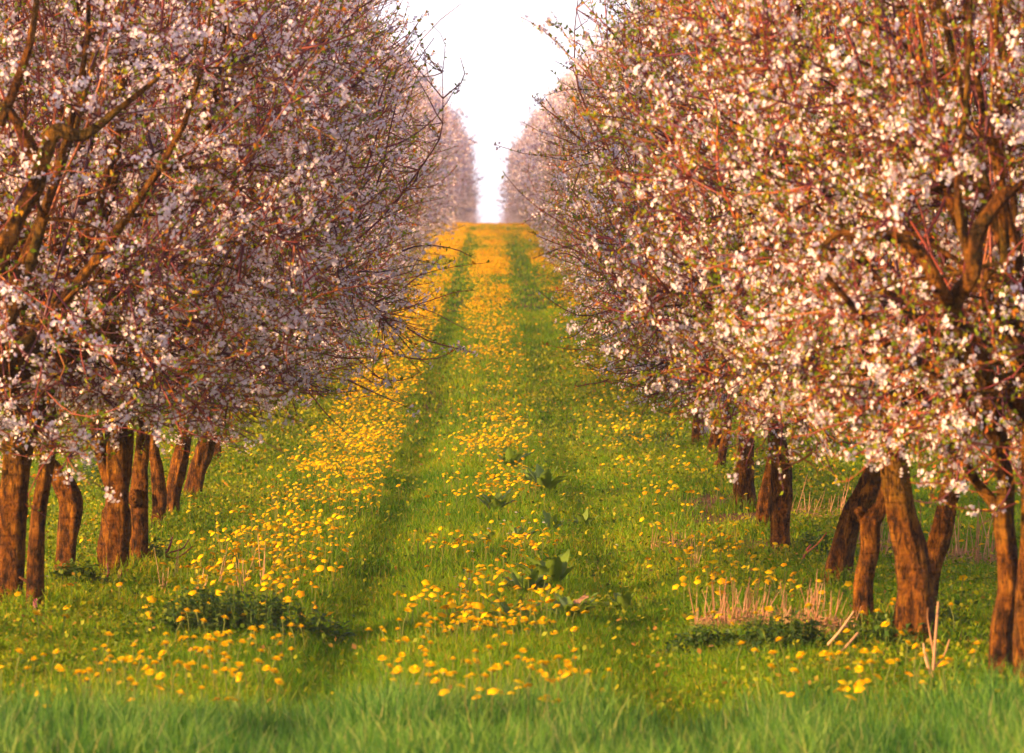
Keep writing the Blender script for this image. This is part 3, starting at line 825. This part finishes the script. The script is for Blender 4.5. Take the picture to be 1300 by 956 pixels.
# ------------------------------------------------------------------ nettles and other dark weeds
nettles = [
 (300, 800, .52, .42, .20, 330, 'wide dark green nettle patch left of the lane before the field grass'),
 (250, 778, .22, .25, .15, 120, 'small nettle patch behind the wide dark one'),
 (102, 745, .19, .22, .14, 130, 'small dark leafy clump at the foot of the crooked trunk'),
 (1000, 822, .32, .3, .17, 200, 'dark nettle clump in front of the pale straw tuft'),
 (890, 818, .22, .25, .12, 110, 'low dark weed clump right of the lane near the field grass'),
 (1125, 822, .22, .3, .14, 110, 'dark weed clump before the thickest trunk'),
 (1180, 800, .18, .3, .15, 80, 'green weed tuft against the flared foot of the thickest trunk'),
 (960, 610, .3, .8, .14, 120, 'far dark weed clump beside the stout dark trunk'),
 (800, 560, .5, 1.2, .12, 130, 'far dark weed patch in the strip right of the lane'),
 (115, 612, .5, 1.5, .2, 160, 'far dark weed patch seen between the left trunks'),
 (196, 716, .12, .2, .16, 60, 'green suckers at the foot of the burred trunk'),
 (1030, 704, .22, .4, .12, 90, 'weed clump between the torn trunk and the bare soil'),
]
for i, (px, py, rx, ry, h, ns, lab) in enumerate(nettles):
    x, d = spot(px, py); rng = np.random.default_rng(600 + i)
    ns = int(ns * .75)
    a = rng.uniform(0, 2 * PI, ns); q = rng.random(ns) ** .7 * (1 + .35 * np.sin(a * 3 + i) + rng.normal(0, .12, ns)); X = np.cos(a) * q * rx; Y = np.sin(a) * q * ry
    H = 1.2 * h * rng.uniform(.5, 1.2, ns) * (1 - .45 * q ** 2)
    z0 = float(ground_z(x, d)); zl = ground_z(x + X, d + Y) - z0
    B = np.stack([X, Y, zl], -1); Tp = B + np.stack([rng.normal(0, .03, ns), rng.normal(0, .03, ns), H], -1)
    V, Q = tubes(np.stack([B, (B + Tp) / 2, Tp], 1), np.full((ns, 3), .002), 3)
    f = Acc(); f.add(V, Q)
    nl = 11; P = (B[:, None] + (Tp - B)[:, None] * np.linspace(.2, 1, nl)[None, :, None]).reshape(-1, 3); n = len(P)
    D = norm(np.stack([rng.normal(0, 1, n), rng.normal(0, 1, n), rng.uniform(-.35, .9, n)], -1)); S = norm(np.cross(D, np.array([[0, 0, 1.]])) + rng.normal(0, .2, (n, 3)))
    l = rng.uniform(.03, .06, (n, 1)); w = l * .27
    droop = np.stack([np.zeros(n), np.zeros(n), l[:, 0] * .25], -1)
    V = np.stack([P, P + D * l * .45 - S * w, P + D * l - droop, P + D * l * .45 + S * w], 1)
    f.add(V, None, np.concatenate([np.arange(n)[:, None] * 4 + np.array([[0, 1, 2]]), np.arange(n)[:, None] * 4 + np.array([[0, 2, 3]])]))
    tag(link('weed_bush', f.mesh('weed_bush', [M['nettle']]), None, (x, d, z0)), lab, 'plant', 'dark weed clumps in the meadow')

# ------------------------------------------------------------------ straw tufts and dead stalks
tufts = [
 (975, 790, .30, .35, .27, 100, 'densest pale straw tuft, salmon coloured in the sun, before the right trunks'),
 (1040, 800, .20, .3, .24, 60, 'leaning straw tuft beside the densest one'),
 (915, 792, .14, .25, .26, 40, 'thin straw tuft at the lane side of the densest one'),
 (1140, 700, .30, .5, .38, 60, 'tall pale stalks seen between the leaning trunks'),
 (1225, 708, .28, .5, .42, 60, 'tall pale stalks between the leaning trunk and the slender forked tree'),
 (1040, 660, .25, .6, .36, 34, 'thin dry stalks behind the torn trunk'),
 (880, 720, .12, .3, .26, 14, 'few thin dry stalks beside the right wheel track'),
 (205, 748, .03, .05, .26, 7, 'lone upright dry stalks, farthest left of the left stalks'),
 (252, 754, .04, .05, .22, 9, 'short stiff dry stalks second from the left trunks'),
 (276, 742, .06, .05, .26, 8, 'slanting dry stalks near the middle of the left stalks'),
 (305, 748, .05, .05, .28, 8, 'tall dry stalks beside the dandelion strip'),
 (332, 742, .06, .08, .33, 9, 'tallest leaning dry stalks at the dandelion strip'),
 (222, 735, .05, .1, .2, 8, 'short dry stalks behind the lone upright ones'),
 (150, 735, .10, .1, .12, 12, 'low dry stems below the stout forked tree'),
 (850, 690, .15, .5, .2, 18, 'sparse reddish dry stalks right of the right wheel track'),
]
for i, (px, py, rx, ry, h, ns, lab) in enumerate(tufts):
    x, d = spot(px, py); rng = np.random.default_rng(700 + i)
    a = rng.uniform(0, 2 * PI, ns); q = np.sqrt(rng.random(ns)); X = np.cos(a) * q * rx; Y = np.sin(a) * q * ry
    if rx < .13: X *= .12; Y *= .12
    H = h * np.where(rng.random(ns) < .3, rng.uniform(.75, 1.15, ns), rng.uniform(.25, .7, ns)); z0 = float(ground_z(x, d)); zl = ground_z(x + X, d + Y) - z0
    B = np.stack([X, Y, zl], -1); ln = rng.normal(.10 if rx > .15 else .05, .16, ns)
    Tp = B + np.stack([ln * H, rng.normal(0, .1, ns) * H, H], -1)
    Md = (B + Tp) / 2 + rng.normal(0, .006, B.shape)
    V, Q = tubes(np.stack([B, Md, Tp], 1), np.array([1, .8, .45])[None] * rng.uniform(.0022, .0042, (ns, 1)), 4)
    a_ = Acc(); a_.add(V, Q)
    if rx > .12:   # collapsed straw at the foot
        n = ns * 4; a3 = rng.uniform(0, 6.28, n); q3 = np.sqrt(rng.random(n)) * .95; C = np.stack([np.cos(a3) * q3 * rx, np.sin(a3) * q3 * ry, np.zeros(n)], -1); C[:, 2] = ground_z(x + C[:, 0], d + C[:, 1]) - z0 + rng.uniform(.01, .09, n)
        D = norm(np.stack([rng.normal(0, 1, n), rng.normal(0, .6, n), rng.normal(.25, .25, n)], -1)) * rng.uniform(.04, .12, (n, 1))
        V, Q = tubes(np.stack([C - D / 2, C + D / 2], 1), np.full((n, 2), .0024), 3); a_.add(V, Q)
    o = link('dry_grass_tuft', a_.mesh('dry_grass_tuft', [M['straw']]), None, (x, d, z0))
    tag(o, lab, 'dry grass', 'dead stalks standing in the meadow')

def branched(name, base, parts, mat, lab, cat, group=None):
    (x, d) = spot(*base); s = F / d; z0 = float(ground_z(x, d)); acc = Acc()
    rng = np.random.default_rng(len(lab))
    for st in parts:
        P = [[(px - 650) / s - x, rng.normal(0, .02), CAMZ - (py - 379) / s - z0] for px, py, w in st]
        C = catmull(np.hstack([np.array(P), np.array([[w / 2 / s] for _, _, w in st])]), 10)
        V, Q = tubes(C[None, :, :3], C[None, :, 3], 6); acc.add(V, Q)
    o = link(name, acc.mesh(name, [mat], True), None, (x, d, z0)); tag(o, lab, cat, group)
branched('dead_stem', (1184, 872), [[(1184, 872, 5), (1188, 820, 4), (1193, 765, 3)], [(1185, 862, 4), (1176, 835, 4), (1174, 818, 2)], [(1188, 838, 3), (1180, 790, 2), (1178, 772, 2)], [(1187, 848, 3), (1200, 832, 2), (1206, 812, 2)]], M['straw'], 'pale forked dead stem standing before the thickest trunk', 'dead stem')
branched('fallen_twig', (120, 746), [[(120, 746, 3), (131, 739, 3), (137, 728, 3), (135, 716, 2)]], M['twig'], 'curved red twig lying by the stout forked tree', 'twig')
branched('fallen_twig', (196, 716), [[(196, 714, 3), (212, 700, 3), (218, 682, 2)], [(206, 706, 2), (225, 708, 2), (244, 694, 2)], [(200, 712, 2), (190, 700, 2), (180, 690, 1)], [(215, 702, 2), (232, 696, 2), (240, 684, 1)]], M['twig'], 'bare forked twig lying in grass right of the burred trunk', 'twig')
branched('fallen_twig', (1070, 832), [[(1060, 838, 5), (1074, 822, 4), (1090, 804, 3)], [(1052, 820, 4), (1068, 800, 3), (1084, 776, 2)]], M['straw'], 'pale slanting dead twigs left of the thickest trunk', 'twig')
branched('fallen_twig', (1018, 716), [[(1018, 716, 3), (1024, 700, 3), (1030, 692, 2)], [(1024, 702, 3), (1040, 690, 2), (1050, 676, 2)]], M['twig'], 'small reddish twig standing left of the torn trunk', 'twig')

# ------------------------------------------------------------------ daisies
def daisy_mesh():
    acc = Acc()
    for i in range(12):
        a = 2 * PI * i / 12; c, s = math.cos(a), math.sin(a); R = .012; w = .0026
        acc.add([(c * .003, s * .003, .001), (c * R * .7 + s * w, s * R * .7 - c * w, .002), (c * R, s * R, .003), (c * R * .7 - s * w, s * R * .7 + c * w, .002)], [(0, 1, 2, 3)])
    V = [(0, 0, .005)] + [(math.cos(a) * .0042, math.sin(a) * .0042, .002) for a in np.arange(8) * PI / 4]
    acc.add(V, None, [(0, 1 + j, 1 + (j + 1) % 8) for j in range(8)], 1)
    return acc.mesh('flower_head', [M['daisy'], M['dand']])
DA = daisy_mesh()
dz = [(640, 668), (655, 662), (663, 676), (672, 672), (645, 690), (652, 697), (663, 700), (668, 693), (636, 684), (620, 680), (577, 752), (590, 750), (583, 757), (596, 756), (650, 764), (783, 696), (600, 720), (612, 708), (690, 672), (150, 770), (60, 768), (35, 778), (590, 565), (600, 560)]
for i, (px, py) in enumerate(dz):
    x, d = spot(px, py); z = float(ground_z(x, d)); h = .12 + .03 * (i % 3)
    if py > 740: w = 'near the foot of the left row' if px < 300 else 'low among dandelions in the lane middle'
    elif py < 600: w = 'far up the lane above the docks'
    elif px > 760: w = 'alone right of the right wheel track'
    else: w = 'in the patch of daisies beside the little dock'
    r = empty('daisy', (x, d, z), 'tiny white daisy ' + w, 'flower', 'white daisies in the lane')
    st = link('stalk', DS[i % 3], r, (0, 0, h)); st.scale = (.5, .5, h / .165)
    hd = link('flower_head', DA, r, (0, 0, h)); hd.rotation_euler = (.35 + .2 * math.sin(i * 3), .3 * math.sin(i * 5), i)
x, d = spot(44, 787)
r = empty('pink_flower', (x, d, float(ground_z(x, d))), 'small magenta dead-nettle flower at the far left near the field grass', 'flower')
st = link('stalk', DS[0], r, (0, 0, .12)); st.scale = (.8, .8, .12 / .165)
acc = Acc(); rng = np.random.default_rng(4)
for j in range(26):
    c = rng.normal(0, .010, 3); dd = norm(rng.normal(0, 1, 3)); ss = norm(np.cross(dd, rng.normal(0, 1, 3)))
    acc.add([c, c + dd * .006 - ss * .004, c + dd * .013, c + dd * .006 + ss * .004], [(0, 1, 2, 3)])
link('flower_head', acc.mesh('flower_head', [M['pinkflower']]), r, (0, 0, .125))

# ------------------------------------------------------------------ evening haze
hm, hnt, hout = new_mat('haze')
pv = hnt.nodes.new('ShaderNodeVolumePrincipled'); pv.inputs['Color'].default_value = (.97, .93, .96, 1)
pv.inputs['Density'].default_value = .0006; pv.inputs['Anisotropy'].default_value = .3
hnt.links.new(pv.outputs[0], hout.inputs['Volume'])
x0, x1, y0, y1, zb, zt = -910, 910, -90, 1610, -22, 14
HV = [(x, y, z) for z in (zb, zt) for y in (y0, y1) for x in (x0, x1)]
tag(link('haze', mesh_arrays('haze', HV, [(0, 2, 3, 1), (4, 5, 7, 6), (0, 1, 5, 4), (2, 6, 7, 3), (0, 4, 6, 2), (1, 3, 7, 5)], None, [hm])), 'thin pale evening haze over the orchard', 'haze', None, 'stuff')

# ------------------------------------------------------------------ light, sky, camera
SUN_AZ = math.radians(-116)      # measured from +Y (view direction) towards +X: from the left, a little behind the camera
SUN_EL = math.radians(10)
sd = np.array([math.sin(SUN_AZ) * math.cos(SUN_EL), math.cos(SUN_AZ) * math.cos(SUN_EL), math.sin(SUN_EL)])
w = bpy.data.worlds.new('World'); SC.world = w; w.use_nodes = True
nt = w.node_tree; bg = nt.nodes['Background']
sky = nt.nodes.new('ShaderNodeTexSky'); sky.sky_type = 'NISHITA'; sky.sun_disc = False
sky.sun_elevation = SUN_EL; sky.sun_rotation = SUN_AZ % (2 * PI)
sky.air_density = 1.0; sky.dust_density = 5.0; sky.ozone_density = 1.0; sky.altitude = 200
nt.links.new(sky.outputs[0], bg.inputs['Color']); bg.inputs['Strength'].default_value = .06
# thin bright evening veil of cloud, whitest towards the horizon
tc = nt.nodes.new('ShaderNodeTexCoord'); sp = nt.nodes.new('ShaderNodeSeparateXYZ'); nt.links.new(tc.outputs['Generated'], sp.inputs[0])
vr = ramp(nt, [(0, (.50, .46, .52)), (.10, (.50, .465, .54)), (.28, (.29, .24, .37)), (1, (.07, .08, .13))]); nt.links.new(sp.outputs['Z'], vr.inputs['Fac'])
vn = nt.nodes.new('ShaderNodeTexNoise'); vn.inputs['Scale'].default_value = 3.0; vn.inputs['Detail'].default_value = 4; nt.links.new(tc.outputs['Generated'], vn.inputs['Vector'])
vm = nt.nodes.new('ShaderNodeMapRange'); vm.inputs['To Min'].default_value = .9; vm.inputs['To Max'].default_value = 1.15; nt.links.new(vn.outputs['Fac'], vm.inputs['Value'])
b2 = nt.nodes.new('ShaderNodeBackground'); nt.links.new(vr.outputs['Color'], b2.inputs['Color']); nt.links.new(vm.outputs['Result'], b2.inputs['Strength'])
ad = nt.nodes.new('ShaderNodeAddShader'); nt.links.new(bg.outputs[0], ad.inputs[0]); nt.links.new(b2.outputs[0], ad.inputs[1])
nt.links.new(ad.outputs[0], nt.nodes['World Output'].inputs['Surface'])
ld = bpy.data.lights.new('sun', 'SUN'); ld.energy = 5.0; ld.angle = math.radians(.6); ld.color = (1, .56, .22)
so = bpy.data.objects.new('sun', ld); COL.objects.link(so)
from mathutils import Vector
so.rotation_euler = Vector(-sd).to_track_quat('-Z', 'Y').to_euler()
so.location = (-30, -20, 20)

cam = bpy.data.cameras.new('camera'); co = bpy.data.objects.new('camera', cam); COL.objects.link(co)
cam.sensor_width = 36; cam.sensor_fit = 'HORIZONTAL'; cam.lens = F / 1300 * 36
cam.clip_start = .1; cam.clip_end = 5000
co.location = (0, 0, CAMZ); co.rotation_euler = (math.radians(90) - math.atan(99 / F), 0, 0)
cam.dof.use_dof = True; cam.dof.focus_distance = 29; cam.dof.aperture_fstop = 5.6
SC.camera = co
SC.view_settings.view_transform = 'Standard'; SC.view_settings.look = 'None'
SC.view_settings.gamma = 1; SC.view_settings.exposure = 1.4
SC.cycles.max_bounces = 6; SC.cycles.diffuse_bounces = 2; SC.cycles.glossy_bounces = 1; SC.cycles.transmission_bounces = 3
SC.cycles.use_denoising = True; SC.cycles.use_adaptive_sampling = True; SC.cycles.adaptive_threshold = .02
